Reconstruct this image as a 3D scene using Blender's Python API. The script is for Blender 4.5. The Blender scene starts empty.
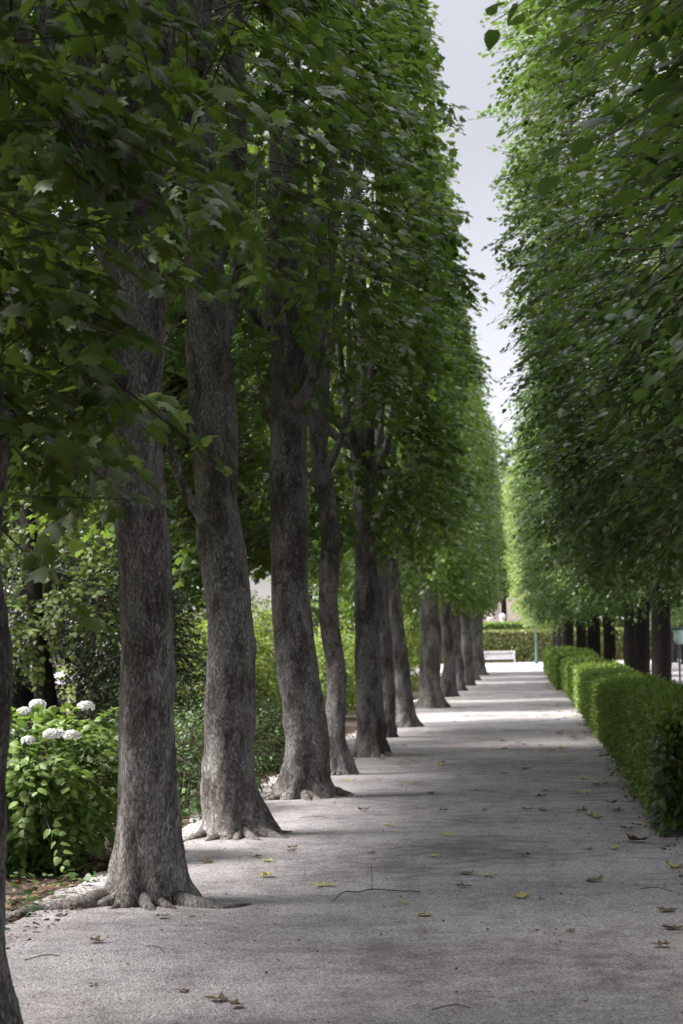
import bpy, math, random
import numpy as np
from mathutils import Matrix, Vector

R = math.radians
random.seed(7)
scene = bpy.context.scene
COL = scene.collection

# ------------------------------------------------------------------ camera
W, H, FPX = 683, 1024, 2000.0
VPX, VPY, ROLL, EYE = 525.0, 640.0, R(1.5), 1.6
d_c = Vector(((VPX - W / 2) / FPX, -(VPY - H / 2) / FPX, -1.0)).normalized()
u_c = Vector((-math.sin(ROLL), math.cos(ROLL), 0.0))
u_c = (u_c - d_c * u_c.dot(d_c)).normalized()
r_c = d_c.cross(u_c)
M = Matrix((r_c, d_c, u_c))                      # camera -> world rotation
cam_d = bpy.data.cameras.new('camera')
cam = bpy.data.objects.new('camera', cam_d)
COL.objects.link(cam)
cam.matrix_world = Matrix.Translation((0, 0, EYE)) @ M.to_4x4()
cam_d.sensor_fit = 'VERTICAL'
cam_d.sensor_height = 36.0
cam_d.lens = 36.0 * FPX / H
cam_d.clip_start, cam_d.clip_end = 0.1, 6000
cam_d.dof.use_dof = True
cam_d.dof.focus_distance = 13.0
cam_d.dof.aperture_fstop = 4.5
scene.camera = cam


def ray(px, py):
    return (M @ Vector(((px - W / 2) / FPX, -(py - H / 2) / FPX, -1.0)))


def ground(px, py, z=0.0):
    r = ray(px, py)
    t = (z - EYE) / r.z
    return Vector((r.x * t, r.y * t, z))


def at(px, py, Y):
    r = ray(px, py)
    t = Y / r.y
    return Vector((r.x * t, Y, EYE + r.z * t))


# ------------------------------------------------------------------ light
SUN_EL, SUN_DIR = R(53), Vector((-0.97, -0.12))   # horizontal direction towards the sun
world = bpy.data.worlds.new('World')
scene.world = world
world.use_nodes = True
nt = world.node_tree
nt.nodes.clear()
sky = nt.nodes.new('ShaderNodeTexSky')
sky.sky_type = 'NISHITA'
sky.sun_disc = False
sky.sun_elevation = SUN_EL
sky.sun_rotation = math.atan2(SUN_DIR.x, SUN_DIR.y)
sky.dust_density = 2.0
tc = nt.nodes.new('ShaderNodeTexCoord')
sep = nt.nodes.new('ShaderNodeSeparateXYZ')
mr = nt.nodes.new('ShaderNodeValToRGB')          # cloud layer: pale at the horizon, brightest overhead
mre = mr.color_ramp.elements
for _p, _v in ((0.0, 4.4), (0.12, 3.3), (0.24, 2.35), (0.36, 2.4), (0.92, 13.0)):
    _e = mre[0] if _p == 0.0 else (mre[-1] if _p == 0.92 else mre.new(_p))
    _e.position = _p
    _e.color = (_v / 13, _v / 13, _v / 13, 1)
cn = nt.nodes.new('ShaderNodeTexNoise')
cn.inputs['Scale'].default_value = 2.2
cn.inputs['Detail'].default_value = 5.0
cm = nt.nodes.new('ShaderNodeMapRange')
cm.inputs[3].default_value = 0.85 * 13
cm.inputs[4].default_value = 1.15 * 13
mul = nt.nodes.new('ShaderNodeMath')
mul.operation = 'MULTIPLY'
comb = nt.nodes.new('ShaderNodeMixRGB')
comb.blend_type = 'MULTIPLY'
comb.inputs[0].default_value = 1.0
comb.inputs[1].default_value = (0.97, 0.97, 1.05, 1)
mixs = nt.nodes.new('ShaderNodeMixRGB')
mixs.inputs[0].default_value = 0.93
bg = nt.nodes.new('ShaderNodeBackground')
bg.inputs[1].default_value = 0.10
wo = nt.nodes.new('ShaderNodeOutputWorld')
L = nt.links.new
L(tc.outputs['Generated'], sep.inputs[0])
L(tc.outputs['Generated'], cn.inputs['Vector'])
L(sep.outputs[2], mr.inputs[0])
L(cn.outputs[0], cm.inputs[0])
L(mr.outputs[0], mul.inputs[0])
L(cm.outputs[0], mul.inputs[1])
L(mul.outputs[0], comb.inputs[2])
L(sky.outputs[0], mixs.inputs[1])
L(comb.outputs[0], mixs.inputs[2])
L(mixs.outputs[0], bg.inputs[0])
L(bg.outputs[0], wo.inputs[0])

sd = bpy.data.lights.new('sun', 'SUN')
sd.energy = 4.4
sd.angle = R(28)
sd.color = (1.0, 0.95, 0.86)
sun = bpy.data.objects.new('sun', sd)
COL.objects.link(sun)
hd = SUN_DIR.normalized()
sv = Vector((hd.x * math.cos(SUN_EL), hd.y * math.cos(SUN_EL), math.sin(SUN_EL)))
sun.rotation_euler = sv.to_track_quat('Z', 'Y').to_euler()

scene.view_settings.view_transform = 'Standard'
scene.view_settings.look = 'None'
scene.view_settings.gamma = 1
scene.view_settings.use_curve_mapping = False
scene.view_settings.exposure = 1.65
scene.cycles.max_bounces = 7
scene.cycles.diffuse_bounces = 4
scene.cycles.transmission_bounces = 4
scene.cycles.sample_clamp_indirect = 4
scene.cycles.caustics_reflective = False
scene.cycles.caustics_refractive = False


# ------------------------------------------------------------------ materials
def new_mat(name):
    m = bpy.data.materials.new(name)
    m.use_nodes = True
    n = m.node_tree
    n.nodes.clear()
    out = n.nodes.new('ShaderNodeOutputMaterial')
    b = n.nodes.new('ShaderNodeBsdfPrincipled')
    n.links.new(b.outputs[0], out.inputs[0])
    return m, n, b, out


def ramp(n, stops):
    r = n.nodes.new('ShaderNodeValToRGB')
    e = r.color_ramp.elements
    while len(e) < len(stops):
        e.new(0.5)
    for k, (p, c) in enumerate(stops):
        e[k].position = p
        e[k].color = (*c, 1)
    return r


def noise(n, scale, detail=4, rough=0.6, vec=None):
    t = n.nodes.new('ShaderNodeTexNoise')
    t.inputs['Scale'].default_value = scale
    t.inputs['Detail'].default_value = detail
    t.inputs['Roughness'].default_value = rough
    if vec:
        n.links.new(vec, t.inputs['Vector'])
    return t


def leaf_mat(name, stops, trans=0.35, tcol=(0.16, 0.26, 0.03), rough=0.36, spec=0.42):
    m, n, b, out = new_mat(name)
    g = n.nodes.new('ShaderNodeNewGeometry')
    r = ramp(n, stops)
    n.links.new(g.outputs['Random Per Island'], r.inputs[0])
    n.links.new(r.outputs[0], b.inputs['Base Color'])
    b.inputs['Roughness'].default_value = rough
    b.inputs['Specular IOR Level'].default_value = spec
    t = n.nodes.new('ShaderNodeBsdfTranslucent')
    mc = n.nodes.new('ShaderNodeMixRGB')
    mc.blend_type = 'MIX'
    mc.inputs[0].default_value = 0.6
    mc.inputs[2].default_value = (*tcol, 1)
    n.links.new(r.outputs[0], mc.inputs[1])
    n.links.new(mc.outputs[0], t.inputs[0])
    mx = n.nodes.new('ShaderNodeMixShader')
    mx.inputs[0].default_value = trans
    n.links.new(b.outputs[0], mx.inputs[1])
    n.links.new(t.outputs[0], mx.inputs[2])
    n.links.new(mx.outputs[0], out.inputs[0])
    return m


M_MAPLE = leaf_mat('maple_leaf', [(0, (0.030, 0.058, 0.015)), (0.5, (0.055, 0.094, 0.022)), (0.9, (0.085, 0.135, 0.03)), (1, (0.14, 0.18, 0.045))], 0.34, (0.26, 0.42, 0.05), 0.42, 0.35)
M_LINDEN = leaf_mat('linden_leaf', [(0, (0.016, 0.038, 0.012)), (0.5, (0.034, 0.068, 0.018)), (0.9, (0.062, 0.112, 0.025)), (1, (0.12, 0.17, 0.04))], 0.34, (0.22, 0.38, 0.05))
M_HEDGE = leaf_mat('hedge_leaf', [(0, (0.07, 0.13, 0.022)), (0.55, (0.135, 0.215, 0.036)), (0.9, (0.21, 0.29, 0.055)), (1, (0.28, 0.28, 0.11))], 0.42, (0.26, 0.40, 0.06))
M_BEECH = leaf_mat('beech_leaf', [(0, (0.10, 0.15, 0.03)), (0.6, (0.18, 0.24, 0.05)), (0.75, (0.19, 0.16, 0.08)), (1, (0.24, 0.19, 0.11))], 0.25, (0.25, 0.25, 0.06))
M_HOLLY = leaf_mat('holly_leaf', [(0, (0.014, 0.034, 0.016)), (0.7, (0.026, 0.058, 0.026)), (1, (0.05, 0.09, 0.035))], 0.1, (0.06, 0.12, 0.03), 0.28, 0.7)
M_HYD = leaf_mat('hydrangea_leaf', [(0, (0.075, 0.14, 0.03)), (0.6, (0.13, 0.205, 0.045)), (1, (0.2, 0.28, 0.08))], 0.35, (0.25, 0.4, 0.05), 0.5)
M_SHRUB = leaf_mat('shrub_leaf', [(0, (0.10, 0.16, 0.03)), (0.6, (0.18, 0.25, 0.04)), (1, (0.26, 0.32, 0.08))], 0.4, (0.3, 0.42, 0.05), 0.5)
M_LOW = leaf_mat('low_plant_leaf', [(0, (0.035, 0.08, 0.025)), (0.6, (0.06, 0.12, 0.035)), (1, (0.11, 0.17, 0.06))], 0.3, (0.15, 0.26, 0.05), 0.5)
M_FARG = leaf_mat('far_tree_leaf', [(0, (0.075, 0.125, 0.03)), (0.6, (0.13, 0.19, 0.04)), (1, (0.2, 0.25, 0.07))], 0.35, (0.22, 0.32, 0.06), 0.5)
M_YEL = leaf_mat('fallen_yellow', [(0, (0.42, 0.43, 0.10)), (0.6, (0.50, 0.46, 0.14)), (1, (0.32, 0.37, 0.08))], 0.2, (0.4, 0.4, 0.1), 0.5)
M_BRN = leaf_mat('fallen_brown', [(0, (0.07, 0.045, 0.03)), (0.6, (0.13, 0.085, 0.05)), (1, (0.20, 0.15, 0.08))], 0.1, (0.2, 0.12, 0.05), 0.7)
M_GRN = leaf_mat('fallen_green', [(0, (0.05, 0.10, 0.02)), (1, (0.10, 0.15, 0.04))], 0.15, (0.1, 0.2, 0.05), 0.5)
M_WHT = leaf_mat('hydrangea_petal', [(0, (0.62, 0.62, 0.66)), (0.6, (0.75, 0.74, 0.76)), (1, (0.6, 0.66, 0.55))], 0.3, (0.7, 0.7, 0.7), 0.6)


def bark_mat(name, dark, mid, pale, patch=0.5):
    m, n, b, out = new_mat(name)
    tc_ = n.nodes.new('ShaderNodeTexCoord')
    oi = n.nodes.new('ShaderNodeObjectInfo')
    off = n.nodes.new('ShaderNodeVectorMath')
    off.operation = 'MULTIPLY_ADD'
    mp = n.nodes.new('ShaderNodeMapping')
    mp.inputs['Scale'].default_value = (1, 1, 0.42)
    n.links.new(tc_.outputs['Object'], mp.inputs[0])
    add = n.nodes.new('ShaderNodeVectorMath')
    add.operation = 'ADD'
    sc = n.nodes.new('ShaderNodeMath')
    sc.operation = 'MULTIPLY'
    sc.inputs[1].default_value = 37.0
    n.links.new(oi.outputs['Random'], sc.inputs[0])
    n.links.new(mp.outputs[0], add.inputs[0])
    n.links.new(sc.outputs[0], add.inputs[1])
    v = add.outputs[0]
    big = noise(n, 5.0, 7, 0.68, v)
    med = noise(n, 16, 6, 0.7, v)
    fin = noise(n, 70, 5, 0.7, v)
    vor = n.nodes.new('ShaderNodeTexVoronoi')
    vor.feature = 'DISTANCE_TO_EDGE'
    vor.inputs['Scale'].default_value = 34
    wadd = n.nodes.new('ShaderNodeVectorMath')
    wadd.operation = 'MULTIPLY_ADD'
    wadd.inputs[1].default_value = (0.16, 0.16, 0.16)
    n.links.new(med.outputs['Color'], wadd.inputs[0])
    n.links.new(v, wadd.inputs[2])
    n.links.new(wadd.outputs[0], vor.inputs['Vector'])
    r1 = ramp(n, [(0.25, dark), (0.5, mid), (0.8, tuple(c * 1.35 for c in mid))])
    n.links.new(med.outputs[0], r1.inputs[0])
    # pale lichen plates
    mul_ = n.nodes.new('ShaderNodeMath')
    mul_.operation = 'MULTIPLY_ADD'
    mul_.inputs[1].default_value = 0.38
    n.links.new(fin.outputs[0], mul_.inputs[0])
    n.links.new(big.outputs[0], mul_.inputs[2])
    r2 = ramp(n, [(patch + 0.25, (0, 0, 0)), (patch + 0.39, (0.8, 0.8, 0.8))])
    n.links.new(mul_.outputs[0], r2.inputs[0])
    mx = n.nodes.new('ShaderNodeMixRGB')
    n.links.new(r2.outputs[0], mx.inputs[0])
    n.links.new(r1.outputs[0], mx.inputs[1])
    pr = ramp(n, [(0.35, tuple(c * 0.7 for c in pale)), (0.65, pale)])
    n.links.new(fin.outputs[0], pr.inputs[0])
    n.links.new(pr.outputs[0], mx.inputs[2])
    r3 = ramp(n, [(0.0, (0.38, 0.36, 0.36)), (0.09, (1, 1, 1))])
    n.links.new(vor.outputs[0], r3.inputs[0])
    mm = n.nodes.new('ShaderNodeMixRGB')
    mm.blend_type = 'MULTIPLY'
    mm.inputs[0].default_value = 0.38
    n.links.new(mx.outputs[0], mm.inputs[1])
    n.links.new(r3.outputs[0], mm.inputs[2])
    damp = noise(n, 1.6, 5, 0.6, v)                # darker mossy streaks
    dr = ramp(n, [(0.36, (0.72, 0.71, 0.69)), (0.56, (1, 1, 1))])
    n.links.new(damp.outputs[0], dr.inputs[0])
    md = n.nodes.new('ShaderNodeMixRGB')
    md.blend_type = 'MULTIPLY'
    md.inputs[0].default_value = 1.0
    n.links.new(mm.outputs[0], md.inputs[1])
    n.links.new(dr.outputs[0], md.inputs[2])
    mm = md
    tr = n.nodes.new('ShaderNodeMapRange')
    tr.inputs[3].default_value = 0.78
    tr.inputs[4].default_value = 1.2
    n.links.new(oi.outputs['Random'], tr.inputs[0])
    tm = n.nodes.new('ShaderNodeVectorMath')
    tm.operation = 'SCALE'
    n.links.new(mm.outputs[0], tm.inputs[0])
    n.links.new(tr.outputs[0], tm.inputs['Scale'])
    n.links.new(tm.outputs[0], b.inputs['Base Color'])
    b.inputs['Roughness'].default_value = 0.9
    b.inputs['Specular IOR Level'].default_value = 0.2
    s1 = n.nodes.new('ShaderNodeMath')
    s1.operation = 'MULTIPLY_ADD'
    s1.inputs[1].default_value = 0.6
    n.links.new(med.outputs[0], s1.inputs[0])
    n.links.new(r3.outputs[0], s1.inputs[2])
    s2 = n.nodes.new('ShaderNodeMath')
    s2.operation = 'MULTIPLY_ADD'
    s2.inputs[1].default_value = 0.5
    n.links.new(fin.outputs[0], s2.inputs[0])
    n.links.new(s1.outputs[0], s2.inputs[2])
    bp = n.nodes.new('ShaderNodeBump')
    bp.inputs['Strength'].default_value = 0.95
    bp.inputs['Distance'].default_value = 0.03
    n.links.new(s2.outputs[0], bp.inputs['Height'])
    n.links.new(bp.outputs[0], b.inputs['Normal'])
    return m


M_BARK = bark_mat('grey_bark', (0.055, 0.045, 0.042), (0.17, 0.15, 0.145), (0.52, 0.495, 0.50), 0.365)
M_BARKR = bark_mat('shade_toned_bark', (0.014, 0.012, 0.011), (0.035, 0.03, 0.028), (0.07, 0.065, 0.06), 0.58)  # bark colour lowered to carry the shade on these trunks


def gravel_mat(name, a, b_, c):
    m, n, b, out = new_mat(name)
    tc_ = n.nodes.new('ShaderNodeTexCoord')
    v = tc_.outputs['Object']
    big = noise(n, 0.55, 5, 0.6, v)
    med = noise(n, 4.5, 6, 0.65, v)
    fin = noise(n, 60, 4, 0.8, v)
    grit = n.nodes.new('ShaderNodeTexVoronoi')
    grit.inputs['Scale'].default_value = 95
    n.links.new(v, grit.inputs['Vector'])
    s = n.nodes.new('ShaderNodeMath')
    s.operation = 'MULTIPLY_ADD'
    s.inputs[1].default_value = 0.75
    n.links.new(med.outputs[0], s.inputs[0])
    n.links.new(big.outputs[0], s.inputs[2])
    r1 = ramp(n, [(0.66, a), (0.84, b_), (1.0, c)])
    n.links.new(s.outputs[0], r1.inputs[0])
    sp = n.nodes.new('ShaderNodeSeparateColor')
    n.links.new(grit.outputs['Color'], sp.inputs[0])
    r2 = ramp(n, [(0.0, (0.28, 0.26, 0.26)), (0.22, (0.82, 0.82, 0.82)), (0.7, (1.02, 1.02, 1.02)), (1, (1.6, 1.58, 1.56))])
    n.links.new(sp.outputs[0], r2.inputs[0])
    mm = n.nodes.new('ShaderNodeMixRGB')
    mm.blend_type = 'MULTIPLY'
    mm.inputs[0].default_value = 0.8
    n.links.new(r1.outputs[0], mm.inputs[1])
    n.links.new(r2.outputs[0], mm.inputs[2])
    r4 = ramp(n, [(0.3, (0.5, 0.48, 0.47)), (0.5, (1, 1, 1)), (0.7, (1.3, 1.3, 1.3))])
    n.links.new(fin.outputs[0], r4.inputs[0])
    m2 = n.nodes.new('ShaderNodeMixRGB')
    m2.blend_type = 'MULTIPLY'
    m2.inputs[0].default_value = 0.8
    n.links.new(mm.outputs[0], m2.inputs[1])
    n.links.new(r4.outputs[0], m2.inputs[2])
    n.links.new(m2.outputs[0], b.inputs['Base Color'])
    b.inputs['Roughness'].default_value = 0.92
    b.inputs['Specular IOR Level'].default_value = 0.2
    h = n.nodes.new('ShaderNodeMath')
    h.operation = 'MULTIPLY_ADD'
    h.inputs[1].default_value = 1.1
    n.links.new(med.outputs[0], h.inputs[0])
    n.links.new(fin.outputs[0], h.inputs[2])
    h2 = n.nodes.new('ShaderNodeMath')
    h2.operation = 'MULTIPLY_ADD'
    h2.inputs[1].default_value = -0.9
    n.links.new(grit.outputs['Distance'], h2.inputs[0])
    n.links.new(h.outputs[0], h2.inputs[2])
    bp = n.nodes.new('ShaderNodeBump')
    bp.inputs['Strength'].default_value = 0.7
    bp.inputs['Distance'].default_value = 0.018
    n.links.new(h2.outputs[0], bp.inputs['Height'])
    n.links.new(bp.outputs[0], b.inputs['Normal'])
    return m


M_GRAVEL = gravel_mat('gravel', (0.20, 0.185, 0.195), (0.34, 0.322, 0.342), (0.44, 0.42, 0.445))
M_SOIL = gravel_mat('soil', (0.022, 0.017, 0.014), (0.045, 0.035, 0.028), (0.08, 0.064, 0.05))


def plain(name, col, rough=0.6, var=0.15, scale=6.0, bump=0.0):
    m, n, b, out = new_mat(name)
    tc_ = n.nodes.new('ShaderNodeTexCoord')
    t = noise(n, scale, 5, 0.6, tc_.outputs['Object'])
    r = ramp(n, [(0.3, tuple(c * (1 - var) for c in col)), (0.7, tuple(min(1, c * (1 + var)) for c in col))])
    n.links.new(t.outputs[0], r.inputs[0])
    n.links.new(r.outputs[0], b.inputs['Base Color'])
    b.inputs['Roughness'].default_value = rough
    if bump:
        bp = n.nodes.new('ShaderNodeBump')
        bp.inputs['Strength'].default_value = bump
        bp.inputs['Distance'].default_value = 0.02
        n.links.new(t.outputs[0], bp.inputs['Height'])
        n.links.new(bp.outputs[0], b.inputs['Normal'])
    return m


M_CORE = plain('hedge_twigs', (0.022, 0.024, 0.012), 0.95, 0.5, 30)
M_TWIG = plain('twig', (0.07, 0.05, 0.038), 0.85, 0.3, 40)
M_WHITE = plain('white_paint', (0.58, 0.57, 0.59), 0.5, 0.08, 5)
M_POST = plain('green_grey_paint', (0.07, 0.12, 0.125), 0.45, 0.1, 5)
M_LANT = plain('lantern_glass', (0.55, 0.58, 0.58), 0.25, 0.05, 5)
M_WALLP = plain('pale_render', (0.62, 0.60, 0.60), 0.9, 0.08, 1.5, 0.2)
M_WINP = plain('window_glass', (0.06, 0.07, 0.085), 0.15, 0.1, 2)
M_ROOF = plain('mauve_slate', (0.13, 0.10, 0.10), 0.8, 0.2, 4, 0.3)
M_STONE = plain('pale_stone', (0.62, 0.60, 0.57), 0.85, 0.12, 8, 0.3)
M_GRIT = plain('grit', (0.30, 0.28, 0.28), 0.9, 0.4, 9)
M_BAG = plain('bin_bag', (0.55, 0.75, 0.68), 0.35, 0.08, 6)


# ------------------------------------------------------------------ helpers
def tag(o, label=None, cat=None, group=None, kind=None):
    for k, v_ in (('label', label), ('category', cat), ('group', group), ('kind', kind)):
        if v_:
            o[k] = v_
    return o


def empty(name, loc=(0, 0, 0), rz=0.0):
    o = bpy.data.objects.new(name, None)
    o.empty_display_size = 0.2
    COL.objects.link(o)
    o.location = loc
    o.rotation_euler.z = rz
    return o


def link(name, me, parent=None):
    o = bpy.data.objects.new(name, me)
    COL.objects.link(o)
    if parent:
        o.parent = parent
    return o


def mesh_np(name, V, F, mats, midx=None, smooth=False):
    """V (n,3), F (m,k) numpy arrays with faces of one size."""
    me = bpy.data.meshes.new(name)
    n, (m, k) = len(V), F.shape
    me.vertices.add(n)
    me.vertices.foreach_set('co', np.ascontiguousarray(V, dtype=np.float32).ravel())
    me.loops.add(m * k)
    me.loops.foreach_set('vertex_index', np.ascontiguousarray(F, dtype=np.int32).ravel())
    me.polygons.add(m)
    me.polygons.foreach_set('loop_start', np.arange(0, m * k, k, dtype=np.int32))
    for mt in (mats if isinstance(mats, (list, tuple)) else [mats]):
        me.materials.append(mt)
    if midx is not None:
        me.polygons.foreach_set('material_index', np.ascontiguousarray(midx, dtype=np.int32))
    if smooth:
        me.polygons.foreach_set('use_smooth', np.ones(m, dtype=bool))
    me.update(calc_edges=True)
    return me


class Wave:
    """Smooth 3-D noise as a sum of plane waves, about -1..1."""
    def __init__(s, rng, freq, n=10):
        k = rng.normal(size=(n, 3))
        k /= np.linalg.norm(k, axis=1)[:, None]
        s.k = k * (freq * rng.uniform(0.6, 1.6, n))[:, None] * 2 * np.pi
        s.p = rng.uniform(0, 2 * np.pi, n)
        s.n = n

    def __call__(s, P):
        return np.sin(P @ s.k.T + s.p).sum(axis=1) / math.sqrt(s.n / 2) * 0.6


class MB:
    """Collects boxes and tubes and links them as one mesh."""
    def __init__(s):
        s.v, s.f = [], []

    def box(s, x0, x1, y0, y1, z0, z1):
        b = len(s.v)
        s.v += [(x, y, z) for z in (z0, z1) for y in (y0, y1) for x in (x0, x1)]
        s.f += [tuple(b + i for i in q) for q in ((0, 2, 3, 1), (4, 5, 7, 6), (0, 1, 5, 4), (2, 6, 7, 3), (0, 4, 6, 2), (1, 3, 7, 5))]
        return s

    def tube(s, pts, rad, seg=8, cap=True):
        pts = [Vector(p) for p in pts]
        b = len(s.v)
        n = len(pts)
        for i, p in enumerate(pts):
            t = (pts[min(i + 1, n - 1)] - pts[max(i - 1, 0)]).normalized()
            a = t.orthogonal() if i == 0 else (a - t * a.dot(t))
            a.normalize()
            c = t.cross(a)
            r = rad[i] if isinstance(rad, (list, tuple)) else rad
            for k in range(seg):
                th = 2 * math.pi * k / seg
                s.v.append(tuple(p + a * (r * math.cos(th)) + c * (r * math.sin(th))))
        for i in range(n - 1):
            for k in range(seg):
                k2 = (k + 1) % seg
                s.f.append((b + i * seg + k, b + i * seg + k2, b + (i + 1) * seg + k2, b + (i + 1) * seg + k))
        if cap:
            s.f.append(tuple(b + k for k in reversed(range(seg))))
            s.f.append(tuple(b + (n - 1) * seg + k for k in range(seg)))
        return s

    def lathe(s, prof, seg=16, c=(0, 0)):
        b = len(s.v)
        for r, z in prof:
            for k in range(seg):
                th = 2 * math.pi * k / seg
                s.v.append((c[0] + r * math.cos(th), c[1] + r * math.sin(th), z))
        for i in range(len(prof) - 1):
            for k in range(seg):
                k2 = (k + 1) % seg
                s.f.append((b + i * seg + k, b + i * seg + k2, b + (i + 1) * seg + k2, b + (i + 1) * seg + k))
        return s

    def mesh(s, name, mat, smooth=False):
        me = bpy.data.meshes.new(name)
        me.from_pydata(s.v, [], s.f)
        me.materials.append(mat)
        if smooth:
            me.polygons.foreach_set('use_smooth', [True] * len(me.polygons))
        me.update()
        return me

    def build(s, name, mat, parent=None, smooth=False):
        return link(name, s.mesh(name, mat, smooth), parent)


# ---- leaf templates: (x across, y along, z lift)
def fan(outline, c=(0.0, 0.32), droop=0.22, fold=0.25):
    pts = [c] + outline
    V = np.array([(x, y, -droop * (y - 0.2) ** 2 - fold * abs(x)) for x, y in pts])
    n = len(outline)
    F = np.array([(0, 1 + i, 1 + (i + 1) % n) for i in range(n)])
    return V, F


def mirror(h):
    return [(x, y) for x, y in h] + [(-x, y) for x, y in reversed(h) if x > 0.001]


T_MAPLE = fan([(0, 0)] + mirror([(0.36, -0.06), (0.29, 0.14), (0.58, 0.32), (0.46, 0.40), (0.24, 0.46), (0.30, 0.66), (0.13, 0.74), (0, 1.0)]))
T_MAPLE = (T_MAPLE[0], T_MAPLE[1][:, ::-1].copy())
T_HEART = fan([(0, 0)] + mirror([(0.26, -0.07), (0.44, 0.16), (0.40, 0.46), (0.22, 0.76), (0, 1.05)]))
T_SMALL = (np.array([(0, 0, 0), (0.3, 0.38, -0.10), (0, 1, -0.10), (-0.3, 0.38, -0.10), (0, 0.45, 0.03)]),
           np.array([(0, 1, 4), (1, 2, 4), (2, 3, 4), (3, 0, 4)]))
T_DIA = (np.array([(0, 0, 0), (0.36, 0.42, -0.12), (0, 1, -0.12), (-0.36, 0.42, -0.12)]),
         np.array([(0, 1, 2), (0, 2, 3)]))


def norm(a):
    return a / np.maximum(np.linalg.norm(a, axis=1)[:, None], 1e-9)


def leaf_arrays(T, P, D, N, S, rng):
    """leaves at P pointing along D with normals N and size S"""
    tv, tf = T
    D = norm(D)
    N = norm(N - D * (N * D).sum(1)[:, None])
    X = np.cross(D, N)
    wv = rng.uniform(0.85, 1.15, len(P))
    bend = rng.uniform(0.2, 2.0, len(P))
    V = (P[:, None, :] + S[:, None, None] * (tv[None, :, 0:1] * wv[:, None, None] * X[:, None, :]
         + tv[None, :, 1:2] * D[:, None, :] + tv[None, :, 2:3] * bend[:, None, None] * N[:, None, :]))
    k = len(tv)
    F = tf[None] + (np.arange(len(P)) * k)[:, None, None]
    return V.reshape(-1, 3), F.reshape(-1, 3)


def sprays(P, O, rng, nleaf=8, length=0.45, size=(0.10, 0.16), droop=0.35, flat=0.35, step=None):
    """Twigs at P growing along O, each with leaves set alternately; returns leaf P,D,N,S and twig ends."""
    n = len(P)
    O = norm(O + rng.normal(size=(n, 3)) * 0.45 + np.array([0, 0, -0.15]))
    up = norm(np.array([0, 0, 1.0]) + O * np.array([1, 1, 0]) * rng.uniform(0.0, 0.8, (n, 1)) + rng.normal(size=(n, 3)) * flat * 0.6)
    side = norm(np.cross(O, up))
    ln = rng.uniform(0.6, 1.3, n) * length
    LP, LD, LN, LS = [], [], [], []
    for k in range(nleaf):
        t = (k + 0.6) / nleaf
        sg = 1 if k % 2 else -1
        base = P + O * (ln * t)[:, None] + np.array([0, 0, -1]) * (droop * ln * t * t)[:, None]
        D = O * 0.7 + side * sg * rng.uniform(0.4, 1.3, n)[:, None] + np.array([0, 0, -1]) * rng.uniform(0.05, 0.75, n)[:, None]
        N = up + rng.normal(size=(n, 3)) * flat
        LP.append(base + D * 0.03)
        LD.append(D)
        LN.append(N)
        LS.append(rng.uniform(*size, n) * (1.0 - 0.25 * abs(t - 0.5)))
    return (np.concatenate(LP), np.concatenate(LD), np.concatenate(LN), np.concatenate(LS),
            P - O * (ln * 0.4)[:, None], P + O * ln[:, None] + np.array([0, 0, -1]) * (droop * ln)[:, None])


def twig_arrays(A, B, r=0.004):
    n = len(A)
    d = norm(B - A)
    a = norm(np.cross(d, np.array([0.3, 0.2, 1.0])))
    c = np.cross(d, a)
    V = []
    for Q, rr in ((A, r * 1.6), (B, r * 0.5)):
        for th in (0, 2.094, 4.189):
            V.append(Q + rr * (math.cos(th) * a + math.sin(th) * c))
    V = np.stack(V, 1)
    f = np.array([(0, 1, 4), (0, 4, 3), (1, 2, 5), (1, 5, 4), (2, 0, 3), (2, 3, 5)])
    F = f[None] + (np.arange(n) * 6)[:, None, None]
    return V.reshape(-1, 3), F.reshape(-1, 3)


def foliage_mesh(name, mat, T, P, O, seed, twigs=True, **kw):
    rng = np.random.default_rng(seed)
    lp, ld, ln, ls, ta, tb = sprays(P, O, rng, **kw)
    V, F = leaf_arrays(T, lp, ld, ln, ls, rng)
    mi = np.zeros(len(F), int)
    if twigs:
        V2, F2 = twig_arrays(ta, tb)
        F = np.vstack([F, F2 + len(V)])
        V = np.vstack([V, V2])
        mi = np.concatenate([mi, np.ones(len(F2), int)])
    return mesh_np(name, V, F, [mat, M_TWIG], mi)


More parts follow.
